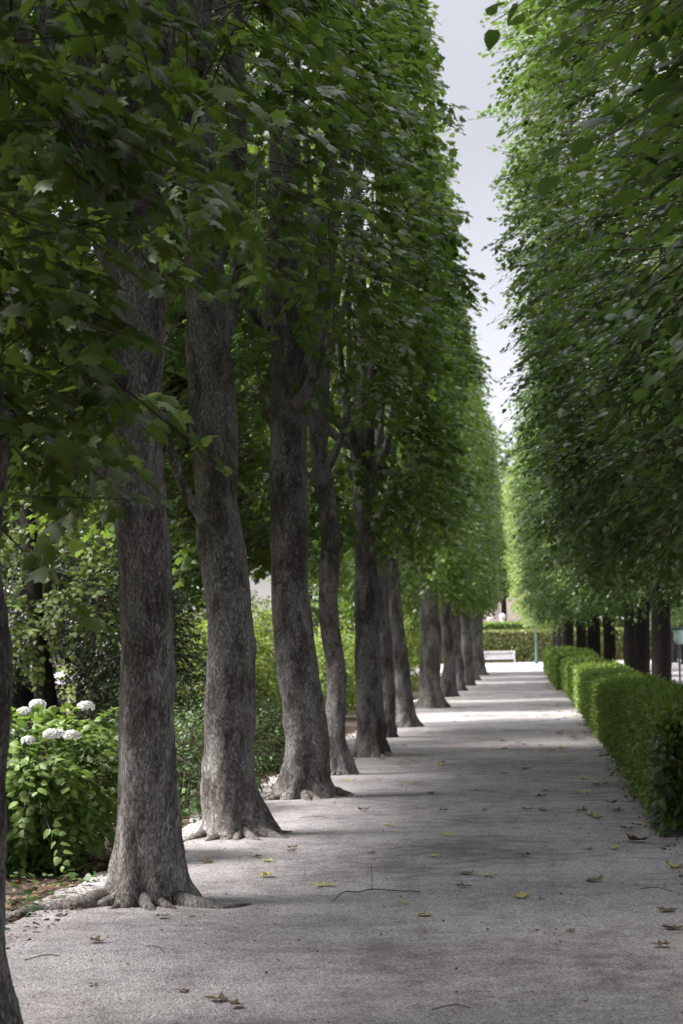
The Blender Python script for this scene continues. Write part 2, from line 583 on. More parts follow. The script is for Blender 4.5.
def slab_points(seed, Ly, xf, xb, z0, z1, n, wts=(0.42, 0.22, 0.1, 0.16, 0.10), lean=0.0, thr=-0.45, zback=0.9, soft=0.0, gapf=0.55, layer=0.0):
    """Points and outward directions on the shell of a clipped crown: path face at xf, rear face at xb."""
    rng = np.random.default_rng(seed)
    fr, gap = Wave(rng, 0.45), Wave(rng, gapf)
    fr2 = Wave(rng, 1.3)
    kind = rng.choice(5, n, p=wts)
    y = rng.uniform(-Ly / 2, Ly / 2, n)
    z = z0 + (z1 - z0) * rng.random(n)
    z = np.where(kind == 1, z0 + zback + (z1 - z0 - zback) * rng.random(n), z)
    sgn = np.sign(xf - xb)
    Q = np.stack([np.zeros(n), y, z], 1)
    dep = rng.exponential(0.22, n)
    nn = fr(Q) * 0.22 + fr2(Q) * 0.10
    x = np.where(kind == 0, xf + sgn * (nn - dep), 0)
    x = np.where(kind == 1, xb - sgn * (nn - dep), x)
    u = rng.random(n)
    x = np.where(kind >= 2, xb + (xf - xb) * u, x)
    z = np.where(kind == 2, z1 + nn * 1.3 - dep, z)
    z = np.where(kind == 3, z0 + 0.3 + nn * 1.6 + dep * 1.5, z)
    # round the top and bottom edges
    zz = np.clip((z - (z1 - 1.4)) / 1.4, 0, 1.2)
    mid = (xf + xb) / 2
    x = mid + (x - mid) * (1 - 0.35 * zz ** 2)
    zb = np.clip(((z0 + 0.9) - z) / 0.9, 0, 1.2)
    x = mid + (x - mid) * (1 - 0.25 * zb ** 2)
    if layer:                                     # boughs lie in drooping tiers that stand proud of the hollows
        ph = 2 * np.pi * (z + 0.16 * y + 0.25 * fr(Q * 1.2) + 0.12 * fr2(Q)) / layer
        x = np.where(kind == 0, x + sgn * (0.24 * np.sin(ph) - 0.12), x)
    x = x + lean * (z - z0)
    P = np.stack([x, y, z], 1)
    o = np.zeros((n, 3))
    o[kind == 0] = (sgn, 0, 0)
    o[kind == 1] = (-sgn, 0, 0)
    o[kind == 2] = (0, 0, 1)
    o[kind == 3] = (0, 0, -0.6)
    o[:, 1] += rng.uniform(-0.8, 0.8, n)
    o[kind >= 2, 0] += rng.uniform(-1, 1, (kind >= 2).sum())
    z0b = z0 + zback * np.clip((xf - P[:, 0]) / (xf - xb), 0, 1)
    keep = ((gap(P) > thr) | (kind == 1)) & (P[:, 2] > z0b - 0.4)
    if layer:
        keep &= (np.sin(ph) > rng.uniform(-0.9, 0.3, n)) | (kind != 0)
    if soft:                                      # lower part of the path face thins out
        keep &= (kind != 0) | (rng.random(n) < np.clip((z - z0) / soft, 0.12, 1))
    return P[keep], o[keep]


def ball_points(seed, c, r, n, thr=-0.5, fr=0.7, fill=0.35):
    rng = np.random.default_rng(seed)
    d = norm(rng.normal(size=(n, 3)))
    w, g = Wave(rng, fr), Wave(rng, fr * 1.4)
    rad = (1 + 0.22 * w(d * max(r))) * (1 - fill * rng.random(n) ** 1.5)
    P = np.array(c) + d * rad[:, None] * np.array(r)
    k = (g(P) > thr)
    return P[k], d[k]


# ------------------------------------------------------------------ ground
def sheet(name, x0, x1, y0, y1, z, mat, nx=2, ny=2, jag=0.0, seed=1, relief=0.0):
    rng = np.random.default_rng(seed)
    w = Wave(rng, 0.8)
    w2 = Wave(rng, 3.0)
    w3 = Wave(rng, 0.35)
    X, Y = np.meshgrid(np.linspace(x0, x1, nx), np.linspace(y0, y1, ny))
    V = np.stack([X.ravel(), Y.ravel(), np.full(X.size, z)], 1)
    if jag:
        e0 = np.isclose(V[:, 0], x0)
        V[e0, 0] += jag * (w(V[e0]) + 0.5 * w2(V[e0]))
    if relief:
        V[:, 2] += relief * (w3(V) + 0.5 * w(V))
    i = (np.arange(ny - 1)[:, None] * nx + np.arange(nx - 1)[None]).ravel()
    F = np.stack([i, i + 1, i + nx + 1, i + nx], 1)
    return tag(link(name, mesh_np(name, V, F, mat, None, True)), kind='structure')


sheet('ground', -1500, 1500, -200, 3000, -0.03, M_SOIL)
sheet('gravel_path', -3.12, 2.2, -15, 92, 0.0, M_GRAVEL, 40, 900, 0.10, 3, 0.006)
sheet('cross_path', -40, 40, 92.0, 144, 0.002, M_GRAVEL)
sheet('far_avenue', 3.9, 14, -15, 92, -0.006, M_GRAVEL, 4, 60, 0.1, 5)


# ------------------------------------------------------------------ trees
def trunk_mesh(name, mat, cl, seg=44, flare=1.0, seed=0, top=None, step=0.035, knots=5, roots=7):
    """cl: list of (z, x, y, r) from the ground up; flared, lobed foot and knobbly surface."""
    rng = np.random.default_rng(seed)
    cl = np.array(cl, float)
    zs = [-0.12]
    while zs[-1] < cl[-1, 0]:
        zs.append(zs[-1] + (step if zs[-1] < 1.2 else step * 2))
    zs = np.array(zs)
    zc = np.clip(zs, 0, None)
    cx, cy, cr = (np.interp(zc, cl[:, 0], cl[:, k]) for k in (1, 2, 3))
    ker = np.ones(9) / 9
    sm = lambda a: np.convolve(np.pad(a, 4, mode='edge'), ker, 'valid')
    cx, cy, cr = sm(cx), sm(cy), sm(cr)
    th = np.linspace(0, 2 * np.pi, seg, endpoint=False)
    Z, T = np.meshgrid(zs, th, indexing='ij')
    Zc = np.clip(Z, 0, None)
    ph = rng.uniform(0, 2 * np.pi, 4)
    lob = (np.cos(3 * T + ph[0]) + 0.8 * np.cos(5 * T + ph[1]) + 0.5 * np.cos(roots * T + ph[2] + Zc * 1.5)) / 2.3
    base = np.exp(-Zc / 0.20)
    mid = np.exp(-Zc / 0.75)
    rad = cr[:, None] * (1 + flare * (0.50 * base + 0.05 * mid) + flare * lob * (0.42 * base + 0.09 * mid) + 0.03 * lob)
    X = np.cos(T)
    Y = np.sin(T)
    Q = np.stack([X * 0.3, Y * 0.3, Z * 0.6], -1).reshape(-1, 3)
    w1, w2, w3 = Wave(rng, 1.6), Wave(rng, 5.0, 14), Wave(rng, 13.0, 16)
    rad *= (1 + 0.075 * w1(Q) + (0.030 * w2(Q) + 0.016 * w3(Q))).reshape(Z.shape) + \
        (0.32 * np.abs(w2(Q * 0.75 + 3)) + 0.06 * w3(Q * 0.7)).reshape(Z.shape) * np.exp(-Zc / 0.38) * flare * (cr[:, None])**0.5
    for _ in range(knots):                        # burrs and old branch scars
        kz, kt, kr = rng.uniform(0.1, cl[-1, 0] * 0.6), rng.uniform(0, 2 * np.pi), rng.uniform(0.05, 0.1)
        dt = (T - kt + np.pi) % (2 * np.pi) - np.pi
        rad += 0.028 * rng.uniform(0.4, 1.2) * np.exp(-((dt * cr[:, None]) ** 2 + (Z - kz) ** 2) / kr ** 2)
    V = np.stack([cx[:, None] + X * rad, cy[:, None] + Y * rad, Z], -1).reshape(-1, 3)
    nz = len(zs)
    i, k = np.meshgrid(np.arange(nz - 1), np.arange(seg), indexing='ij')
    k2 = (k + 1) % seg
    F = np.stack([i * seg + k, i * seg + k2, (i + 1) * seg + k2, (i + 1) * seg + k], -1).reshape(-1, 4)
    return mesh_np(name, V, F, mat, None, True)


def smooth_path(pts, sub=6):
    pts = [Vector(p) for p in pts]
    P = [pts[0] * 2 - pts[1]] + pts + [pts[-1] * 2 - pts[-2]]
    out = []
    for i in range(1, len(P) - 2):
        for s in range(sub):
            t = s / sub
            a, b, c, d = P[i - 1:i + 3]
            out.append(0.5 * ((2 * b) + (c - a) * t + (2 * a - 5 * b + 4 * c - d) * t * t + (3 * b - a - 3 * c + d) * t ** 3))
    out.append(pts[-1])
    return out


def limb(parent, mat, pts, r0, r1, seg=10, name='limb'):
    p = smooth_path(pts, 8)
    n = len(p)
    rr = [(r0 + (r1 - r0) * i / (n - 1)) * random.uniform(0.93, 1.07) for i in range(n)]
    rr[0] *= 1.25
    return MB().tube(p, rr, seg).build(name, mat, parent, True)


def add_limbs(root, mat, rng, zf, cx, cy, xf, xb, z1, n=6, r=0.08):
    """Main limbs fan out from the fork up through the crown."""
    for k in range(n):
        a = rng.uniform(-0.7, 0.7)
        ex = rng.uniform(min(xb * 0.75, xf * 0.7), max(xb * 0.75, xf * 0.7))
        ey = (k - (n - 1) / 2) / n * 3.4 + rng.uniform(-0.3, 0.3)
        zs = zf + rng.uniform(-0.7, 0.9)
        ze = rng.uniform(z1 - 3.0, z1 - 0.8)
        hx = cx + (ex - cx) * rng.uniform(0.45, 0.8)
        hy = cy + (ey - cy) * rng.uniform(0.5, 0.9)
        limb(root, mat, [(cx, cy, zs), (cx + (hx - cx) * 0.55, cy + (hy - cy) * 0.55, zs + 0.35),
                         (hx, hy, zs + 1.3 + a * 0.4), (cx + (ex - cx) * 0.9 + a * 0.15, ey * 0.95, (zs + ze) / 2 + 0.8), (ex, ey, ze)],
             r * rng.uniform(0.7, 1.15), 0.018, 8)


LX = -2.33
XF, XB = 1.15, -1.75      # crown faces of the left row, from the trunk line
Z0, Z1 = 3.1, 11.0


def left_crown(seed, n, near=True, z0=Z0, extra=None, Ly=4.3, soft=0.0, wts=(0.42, 0.24, 0.1, 0.14, 0.10), thr=-0.45, zback=0.3):
    P, O = slab_points(seed, Ly, XF, XB, z0, Z1, n, wts=wts, soft=soft, thr=thr, zback=zback)
    if extra is not None:
        P = np.vstack([P, extra[0]])
        O = np.vstack([O, extra[1]])
    if near:
        return foliage_mesh('crown', M_MAPLE, T_MAPLE, P, O, seed + 50, nleaf=8, length=0.42, size=(0.09, 0.155))
    return foliage_mesh('crown', M_MAPLE, T_DIA, P, O, seed + 50, twigs=False, nleaf=7, length=0.5, size=(0.13, 0.2))


crown_open = [left_crown(71 + k, 3300, True, 4.4, soft=2.4, wts=(0.27, 0.50, 0.14, 0.03, 0.06), thr=-0.15, zback=-1.5) for k in range(2)]
crown_near = [left_crown(11 + k, 2500, True, 3.2 + 0.2 * k, soft=1.5, thr=-0.2, zback=-0.5, wts=(0.38, 0.34, 0.1, 0.10, 0.08)) for k in range(2)]
crown_far = [left_crown(31 + k, 3600, False, Ly=8.0, zback=-0.6) for k in range(3)]

# px of the foot, ground y of the foot, radius, lean in metres per metre up (x, y), bare height, label
ORD = [
    ((140, 905), 0.172, 0.002, 4.3, 'second tree trunk from the left edge, on knobbly spreading roots beside the white hydrangea'),
    ((235, 838), 0.205, -0.044, 4.6, 'third tree from the left edge, a leaning trunk with a wide buttressed foot'),
    ((299, 799), 0.215, -0.020, 4.5, 'fourth tree from the left edge, thick upright trunk with a knot near its foot'),
    ((340, 775), 0.118, -0.035, 4.2, 'slender tree on a swollen foot, close in front of a thicker trunk'),
    ((370, 757), 0.185, -0.006, 4.4, 'thick brown straight trunk just behind the slender one in the left row'),
    ((383, 738), 0.15, -0.004, 4.2, 'dark trunk half hidden behind the thick straight one in the left row'),
    ((405, 727), 0.17, -0.085, 4.1, 'left-leaning forked tree standing where the shaded path meets the bright patch'),
    ((433, 708), 0.245, -0.030, 4.5, 'broad pale grey tree with a dark root mound at its left foot'),
    ((449, 697), 0.18, -0.020, 4.3, 'narrow trunk tucked behind the broad pale grey tree of the left row'),
    ((456, 691), 0.24, -0.015, 4.3, 'wide trunk in the far part of the left row, fourth from its far end'),
    ((467, 686), 0.20, -0.012, 4.3, 'third trunk from the far end of the left row'),
    ((473, 680.5), 0.20, -0.010, 4.3, 'second trunk from the far end of the left row'),
    ((479.5, 675.3), 0.22, -0.010, 4.3, 'last trunk at the far end of the left row, nearest the white bench'),
]
rng = np.random.default_rng(5)


def row_tree(loc, r, lean, zf, label, cm, side, seed, mat=M_BARK, seg=44, nl=6, flare=1.0, xf=XF, xb=XB, z1=Z1, sy=1, sz=1.0, cdx=0.0, name='avenue_tree', group='clipped trees lining the gravel path'):
    root = empty(name, loc)
    tag(root, label, 'tree', group)
    rg = np.random.default_rng(seed)
    wob = rg.normal(size=6) * 0.04
    hs = [0, 0.5, 1.2, 2.0, 3.0, zf, zf + 2, z1 - 1.5]
    cl = []
    for k, h in enumerate(hs):
        rr = r * (1.0 if h < 1 else 1 - 0.035 * (h - 1)) * (1 + rg.uniform(-0.03, 0.05))
        if h > zf:
            rr = r * (0.55 if h < zf + 2.5 else 0.15)
        cl.append((h, lean * h + (wob[k % 6] if k else 0), wob[(k + 2) % 6], rr))
    link('trunk', trunk_mesh('trunk', mat, cl, seg, flare, seed, knots=7, step=0.035 if seg > 30 else 0.08), root)
    tx, ty = cl[5][1], cl[5][2]
    add_limbs(root, mat, rg, zf, tx, ty, xf, xb, z1, nl, r * 0.48)
    c = link('crown', cm, root)
    c.scale = (1, sy, sz)
    c.location.x = cdx
    if side == 1 and seed < 350:
        link('inner_foliage', inner_mesh, c)
    return root


# low sprays that hang from the first tree, in front of the next trunks
rg = np.random.default_rng(77)
ex, eo = [], []
for (px, py, Y, sx, sz_, n) in [(10, 330, 8.2, 0.34, 0.45, 17), (50, 190, 8.4, 0.40, 0.45, 20), (80, 60, 8.6, 0.45, 0.4, 20), (25, 415, 8.0, 0.26, 0.18, 7),
                                (2, 500, 8.3, 0.16, 0.22, 6), (175, 85, 9.2, 0.25, 0.25, 8), (225, 190, 9.6, 0.24, 0.16, 7),
                                (130, 225, 9.4, 0.25, 0.10, 5), (55, 390, 8.5, 0.12, 0.10, 3), (20, 70, 7.6, 0.4, 0.4, 20), (0, 230, 7.8, 0.34, 0.45, 18), (160, 390, 9.6, 0.06, 0.05, 1)]:
    c = at(px, py, Y)
    q = np.stack([rg.normal(size=n) * sx * 0.6, rg.normal(size=n) * 0.45, rg.normal(size=n) * sz_ * 0.6], 1)
    ex.append(q + np.array([c.x - LX, c.y - 8.15, c.z]))
    o = np.stack([rg.uniform(0.0, 1.2, n), rg.uniform(-0.8, 0.3, n), rg.uniform(-0.4, 0.1, n)], 1)
    eo.append(o)
crown0 = left_crown(61, 1500, True, 3.8, (np.vstack(ex), np.vstack(eo)), soft=2.4, wts=(0.33, 0.42, 0.15, 0.04, 0.06), thr=-0.2, zback=-0.9)

g0 = Vector((LX - 0.03, 8.15, 0))
t0 = row_tree(g0, 0.215, -0.005, 4.2, 'nearest tree at the left edge, its dark trunk cut off by the frame', crown0, 0, 900, flare=0.35)
for q, (yy, lb) in enumerate([(4.1, 'clipped maple above the camera whose lowest leaves hang into the top left corner'), (0.2, 'clipped maple beside the camera, out of the picture'),
                              (-3.8, 'clipped maple behind the camera, out of the picture'),
                              (-7.9, 'clipped maple well behind the camera, out of the picture'), (-12.0, 'clipped maple far behind the camera, out of the picture'),
                              (-16.0, 'last clipped maple behind the camera, out of the picture')]):
    tt = row_tree((LX - 0.1, yy, 0), 0.2, 0.0, 4.3, lb, crown_open[q % 2], 0, 910 + q, seg=24, nl=4, sy=-1)
    next(c_ for c_ in tt.children if c_.name.startswith('crown')).rotation_euler.y = R(3.0)  # crown tilted and widened, out of view, to shut out sky light
    next(c_ for c_ in tt.children if c_.name.startswith('crown')).scale.x = 1.3

left_trees = []
for i, ((px, py), r, lean, zf, lab) in enumerate(ORD):
    g = ground(px, py)
    near = g.y < 42
    cm_ = crown_open[i % 2] if i < 4 else crown_near[i % 2] if near else crown_far[i % 3]
    t = row_tree((g.x, g.y + r, 0), r, lean, zf, lab, cm_, 0, 100 + i, seg=48 if near else 24, nl=7 if near else 4,
                 sy=(-1 if (i // 3) % 2 else 1) * (1.0 if i < 7 else (0.95, 0.95, 0.9, 0.95, 1.2, 1.45)[i - 7]), sz=1 + 0.03 * math.sin(i * 2.3), flare=(0.85, 1.05, 0.8, 1.2, 0.7)[i] if i < 5 else 0.9, cdx=-0.2 if i < 7 else -0.48)
    left_trees.append(t)

# fill trees between the widely spaced far ones so that the clipped crown wall stays closed
# (their crowns meet; each keeps to its own trunk)

# branches that show against the sky side: tree 1 and tree 2
t1, t2 = left_trees[0], left_trees[1]


def rel(t, px, py, Y):
    return at(px, py, Y) - t.location


limb(t1, M_BARK, [rel(t1, 125, 480, 12.2), rel(t1, 100, 468, 12.0), rel(t1, 70, 452, 11.8), rel(t1, 20, 420, 11.5), rel(t1, -30, 405, 11.2)], 0.045, 0.02)
limb(t1, M_BARK, [rel(t1, 118, 385, 12.3), rel(t1, 95, 350, 12.4), rel(t1, 78, 300, 12.5), rel(t1, 60, 240, 12.5), rel(t1, 20, 190, 12.4)], 0.06, 0.03)
limb(t1, M_BARK, [rel(t1, 135, 165, 12.2), rel(t1, 150, 120, 12.1), rel(t1, 165, 60, 12.0), rel(t1, 172, -20, 12.0)], 0.07, 0.04)
limb(t2, M_BARK, [rel(t2, 203, 520, 16.4), rel(t2, 186, 492, 16.3), rel(t2, 172, 455, 16.2), rel(t2, 160, 400, 16.2), rel(t2, 140, 350, 16.2)], 0.05, 0.025)
limb(t2, M_BARK, [rel(t2, 205, 290, 16.3), rel(t2, 235, 150, 16.2), rel(t2, 232, 80, 16.1), rel(t2, 222, 20, 16.0), rel(t2, 215, -40, 16)], 0.075, 0.05)
limb(left_trees[2], M_BARK, [rel(left_trees[2], 278, 330, 20.2), rel(left_trees[2], 270, 260, 20.1), rel(left_trees[2], 285, 190, 20.0), rel(left_trees[2], 292, 110, 19.9)], 0.1, 0.06)
t7 = left_trees[6]
limb(t7, M_BARK, [rel(t7, 393, 575, 36.5), rel(t7, 397, 545, 36.4), rel(t7, 403, 500, 36.2), rel(t7, 410, 440, 36)], 0.075, 0.04)
# surface roots of the nearest full tree and its neighbours


def root_tube(t, pts, r0, r1):
    P = [ground(*p) - t.location for p in pts]
    n = len(P)
    P = [Vector((p.x, p.y + random.uniform(-.03, .03), (r0 + (r1 - r0) * i / (n - 1)) * (0.25 - 0.75 * i / (n - 1)) + random.uniform(-.008, .012))) for i, p in enumerate(P)]
    limb(t, M_BARK, P, r0, r1, 12, 'root')


for k_, t_ in enumerate(left_trees[:5]):
    r_ = ORD[k_][1]
    for q_ in range(6):
        a_ = -0.4 - q_ * 0.55 + random.uniform(-.2, .2)
        ln_ = random.uniform(1.9, 3.0) * r_
        d_ = Vector((math.cos(a_), math.sin(a_), 0))
        e_ = Vector((-d_.y, d_.x, 0)) * random.uniform(-.25, .25) * r_
        rr_ = r_ * random.uniform(0.18, 0.34)
        limb(t_, M_BARK, [d_ * r_ * 0.45 + Vector((0, 0, 0.10)), d_ * r_ * 1.2 + Vector((0, 0, 0.035)), d_ * (r_ + ln_ * 0.4) + e_ + Vector((0, 0, -0.01)),
                          d_ * (r_ + ln_ * 0.75) + e_ * 2 + Vector((0, 0, -0.05))], rr_, rr_ * 0.45, 12, 'root')
root_tube(t1, [(145, 898), (110, 900), (75, 908), (40, 909), (8, 916)], 0.10, 0.03)
root_tube(t1, [(155, 898), (195, 905), (225, 907), (250, 904)], 0.08, 0.012)
root_tube(t2, [(235, 832), (200, 838), (182, 842)], 0.10, 0.02)
root_tube(t2, [(250, 832), (275, 834), (292, 833)], 0.09, 0.015)
root_tube(left_trees[2], [(305, 795), (330, 794), (352, 797), (372, 798)], 0.13, 0.015)
root_tube(left_trees[7], [(430, 706), (415, 707), (404, 711)], 0.2, 0.05)

# ---- right row
RZ0, RZ1 = 2.75, 11.3
RXF, RXB = -2.1, 1.6


def right_crown(seed, n, mode):
    P, O = slab_points(seed, 6.4, RXF, RXB, RZ0, RZ1, n, (0.46, 0.28, 0.1, 0.13, 0.03), lean=-0.05, thr=0.12, zback=0.3, gapf=0.8, layer=0.7)
    if mode == 0:
        return foliage_mesh('crown', M_LINDEN, T_HEART, P, O, seed + 9, nleaf=12, length=0.55, size=(0.045, 0.11), droop=0.35, flat=0.2)
    return foliage_mesh('crown', M_LINDEN, T_DIA, P, O, seed + 9, twigs=False, nleaf=7, length=0.5, size=(0.12, 0.19), droop=0.5)


rc_near = [right_crown(201 + k, 6200, 0) for k in range(2)]
ig = np.random.default_rng(99)
_n = 2800
_p = np.stack([ig.normal(0.35, 0.3, _n), ig.uniform(-3.3, 3.3, _n), ig.uniform(RZ0 + 0.5, RZ1 - 0.5, _n)], 1)
inner_mesh = foliage_mesh('inner_foliage', M_LINDEN, T_DIA, _p, ig.normal(size=(_n, 3)), 98, twigs=False, nleaf=7, length=0.5, size=(0.14, 0.22))
rc_far = [right_crown(211 + k, 3600, 1) for k in range(2)]
RROW = [
    (43.6, 662.3, 0.21, 'nearest dark trunk of the right row, rising behind the low hedge'),
    (50.5, 645.0, 0.20, 'second dark trunk of the right row, overlapping the nearest one'),
    (55.5, 632.5, 0.16, 'third dark trunk of the right row, slimmer than its neighbours'),
    (66.0, 610.5, 0.20, 'right row trunk just left of the pale gap behind the hedge'),
    (72.0, 594.5, 0.24, 'broad right row trunk, fifth along the hedge'),
    (84.0, 581.5, 0.22, 'sixth trunk of the right row, shaded under low leaves'),
    (97.0, 570.5, 0.22, 'seventh trunk of the right row beside the far hedge section'),
]
for i, (Y, px, r, lab) in enumerate(RROW):
    x = at(px, 660, Y).x
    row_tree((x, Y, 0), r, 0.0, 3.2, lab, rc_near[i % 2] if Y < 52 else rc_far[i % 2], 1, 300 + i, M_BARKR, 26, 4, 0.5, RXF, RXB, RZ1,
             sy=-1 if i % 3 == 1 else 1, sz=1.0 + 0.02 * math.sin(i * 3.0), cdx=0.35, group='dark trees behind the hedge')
OFF = [(35.8, 3.0, 'right-hand clipped tree whose trunk stands just outside the frame behind the hedge'),
       (30.0, 3.0, 'right-hand clipped tree with its leafy face above the middle of the near hedge'),
       (24.3, 3.1, 'right-hand clipped tree with its leafy face above the near hedge end'),
       (18.5, 3.15, 'right-hand clipped tree whose long leafy sprays reach the upper right edge'),
       (12.7, 3.2, 'nearest right-hand clipped tree, its dark underside in the top right corner'),
       (7.0, 3.2, 'right-hand clipped tree beside the camera'), (1.2, 3.2, 'right-hand clipped tree behind the camera'),
       (-4.8, 3.2, 'right-hand clipped tree well behind the camera'), (-10.8, 3.2, 'right-hand clipped tree far behind the camera')]
for i, (Y, x, lab) in enumerate(OFF):
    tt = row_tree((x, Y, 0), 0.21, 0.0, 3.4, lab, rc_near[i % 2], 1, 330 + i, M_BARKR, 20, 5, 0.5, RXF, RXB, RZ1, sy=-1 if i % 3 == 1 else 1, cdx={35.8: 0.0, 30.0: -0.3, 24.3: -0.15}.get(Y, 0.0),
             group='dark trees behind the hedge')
    if Y < 10:                                    # tops out of view tilted inward to darken the near path
        next(c_ for c_ in tt.children if c_.name.startswith('crown')).rotation_euler.y = R(-4)
    if Y < 0:
        next(c_ for c_ in tt.children if c_.name.startswith('crown')).scale.x = 1.2
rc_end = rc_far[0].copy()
rc_end.materials[0] = M_FARG  # yellower leaf colour stands in for sunlight on the end of the row
# crowns over and behind the camera are shaped to cut overhead light
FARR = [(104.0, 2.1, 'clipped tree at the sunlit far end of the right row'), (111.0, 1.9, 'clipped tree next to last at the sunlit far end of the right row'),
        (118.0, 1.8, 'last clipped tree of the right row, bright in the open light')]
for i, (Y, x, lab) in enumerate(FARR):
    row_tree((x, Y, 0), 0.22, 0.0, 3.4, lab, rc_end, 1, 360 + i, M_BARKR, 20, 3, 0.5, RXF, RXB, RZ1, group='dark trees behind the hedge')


# ------------------------------------------------------------------ hedges
def hedge(name, label, x0, x1, y0, y1, h, mat, T, n, size, seed, group=None, z0=0.0):
    root = empty(name, ((x0 + x1) / 2, y0, z0))
    tag(root, label, 'hedge', group)
    rng_ = np.random.default_rng(seed)
    w1, w2 = Wave(rng_, 0.5), Wave(rng_, 2.2)
    wx, ly = (x1 - x0), (y1 - y0)
    A = np.array([h * ly, h * ly, wx * ly, h * wx, h * wx])
    k = rng_.choice(5, n, p=A / A.sum())
    X = rng_.uniform(-wx / 2, wx / 2, n)
    Y = rng_.uniform(0, ly, n)
    Z = rng_.uniform(0.06, h, n)
    o = np.zeros((n, 3))
    q = np.stack([X, Y, Z], 1)
    d = 0.035 * w1(q) + 0.05 * w2(q) + 0.03 * w1(q * 5) - rng_.exponential(0.035, n) + np.where(rng_.random(n) < 0.06, rng_.uniform(0, 0.09, n), 0)
    for kk, (ax, val, sg) in enumerate([(0, -wx / 2, -1), (0, wx / 2, 1), (2, h, 1), (1, 0, -1), (1, ly, 1)]):
        s = k == kk
        q[s, ax] = val + sg * d[s]
        o[s, ax] = sg
    # soften the upper edges
    zt = np.clip((q[:, 2] - (h - 0.14)) / 0.14, 0, 1)
    q[:, 0] *= 1 - 0.09 * zt ** 2
    zb = np.clip((0.35 - q[:, 2]) / 0.35, 0, 1)
    q[:, 0] *= 1 - 0.10 * zb ** 2
    o += rng_.normal(size=(n, 3)) * 0.7
    N = norm(o) + np.array([0, 0, 0.6])
    D = rng_.normal(size=(n, 3)) + np.array([0, 0, 0.25])
    V, F = leaf_arrays(T, q, D, N, rng_.uniform(*size, n), rng_)
    link('foliage', mesh_np('foliage', V, F, mat), root)
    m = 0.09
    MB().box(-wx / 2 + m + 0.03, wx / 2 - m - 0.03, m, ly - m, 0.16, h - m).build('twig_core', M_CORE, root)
    b = MB()
    for s in range(max(4, int(ly * 1.2))):
        yy = 0.2 + (ly - 0.4) * (s + random.random() * 0.5) / max(4, int(ly * 1.2))
        for xx in (-wx / 4, wx / 4):
            b.tube([(xx, yy, -0.05), (xx + random.uniform(-.05, .05), yy + random.uniform(-.08, .08), 0.3)], 0.014, 5)
    b.build('stems', M_TWIG, root)
    if y0 < 62:                                   # stray young shoots on the clipped faces
        ns = int(ly * 55)
        top = rng_.random(ns) < 0.5
        sp = np.stack([np.where(top, rng_.uniform(-wx / 2 + .05, wx / 2 - .05, ns), -wx / 2 + 0.02), rng_.uniform(0, ly, ns),
                       np.where(top, h - 0.03, rng_.uniform(0.15, h, ns))], 1)
        so = np.stack([np.where(top, rng_.normal(size=ns) * 0.4, -1.0), rng_.normal(size=ns) * 0.5, np.where(top, 1.0, 0.4)], 1)
        link('shoots', foliage_mesh('shoots', mat, T_SMALL, sp, so, seed + 400, nleaf=6, length=0.11, size=(0.04, 0.075), droop=0.1, flat=0.6), root)
    return root


hg = 'hedge sections along the right side of the path'
hedge('low_hedge', 'nearest clipped hedge section at the right edge, leafy down to the gravel', 1.10, 2.0, 16.5, 22.0, 0.97, M_HEDGE, T_SMALL, 56000, (0.04, 0.08), 41, hg)
hedge('low_hedge', 'middle clipped hedge section with a long even top below the dark trunks', 1.13, 2.0, 22.05, 40.0, 0.92, M_HEDGE, T_SMALL, 90000, (0.04, 0.07), 42, hg)
hedge('low_hedge', 'sunlit hedge section beyond the middle one', 1.16, 2.1, 40.3, 62.5, 0.97, M_HEDGE, T_DIA, 60000, (0.05, 0.09), 43, hg)
hedge('low_hedge', 'farthest hedge section, taller and bright green, ending by the lamp post', 0.95, 2.2, 62.8, 98.0, 1.12, M_HEDGE, T_DIA, 50000, (0.08, 0.14), 44, hg)
hedge('tall_hedge', 'wide mottled green and brown hedge right behind the white bench', -12, 12, 145, 146.6, 2.25, M_BEECH, T_DIA, 60000, (0.10, 0.17), 45)
hedge('tall_hedge', 'dark green upper hedge behind the mottled one', -14, 12, 160, 162, 3.0, M_HEDGE, T_DIA, 40000, (0.12, 0.2), 46)
# broad ivy-like leaves on the near hedge end
rg = np.random.default_rng(6)
n = 420
P = np.stack([rg.uniform(1.06, 1.75, n), rg.uniform(16.3, 17.4, n), rg.uniform(0.04, 0.8, n)], 1)
P[:, 0] = np.where(rg.random(n) < 0.5, 1.08 - rg.uniform(0, .05, n), P[:, 0])
P[:, 1] = np.where(P[:, 0] > 1.09, 16.42 - rg.uniform(0, .06, n), P[:, 1])
V, F = leaf_arrays(T_HEART, P, np.stack([rg.uniform(-1, .4, n), rg.uniform(-.8, .2, n), rg.uniform(-1, -.1, n)], 1),
                   np.stack([rg.uniform(-1, 0, n), rg.uniform(-1, 0, n), rg.uniform(0.2, 1, n)], 1), rg.uniform(0.05, 0.10, n), rg)
ivy = tag(link('creeper', mesh_np('creeper', V, F, M_LINDEN)), 'broad-leaved creeper hanging over the near corner of the low hedge', 'plant')


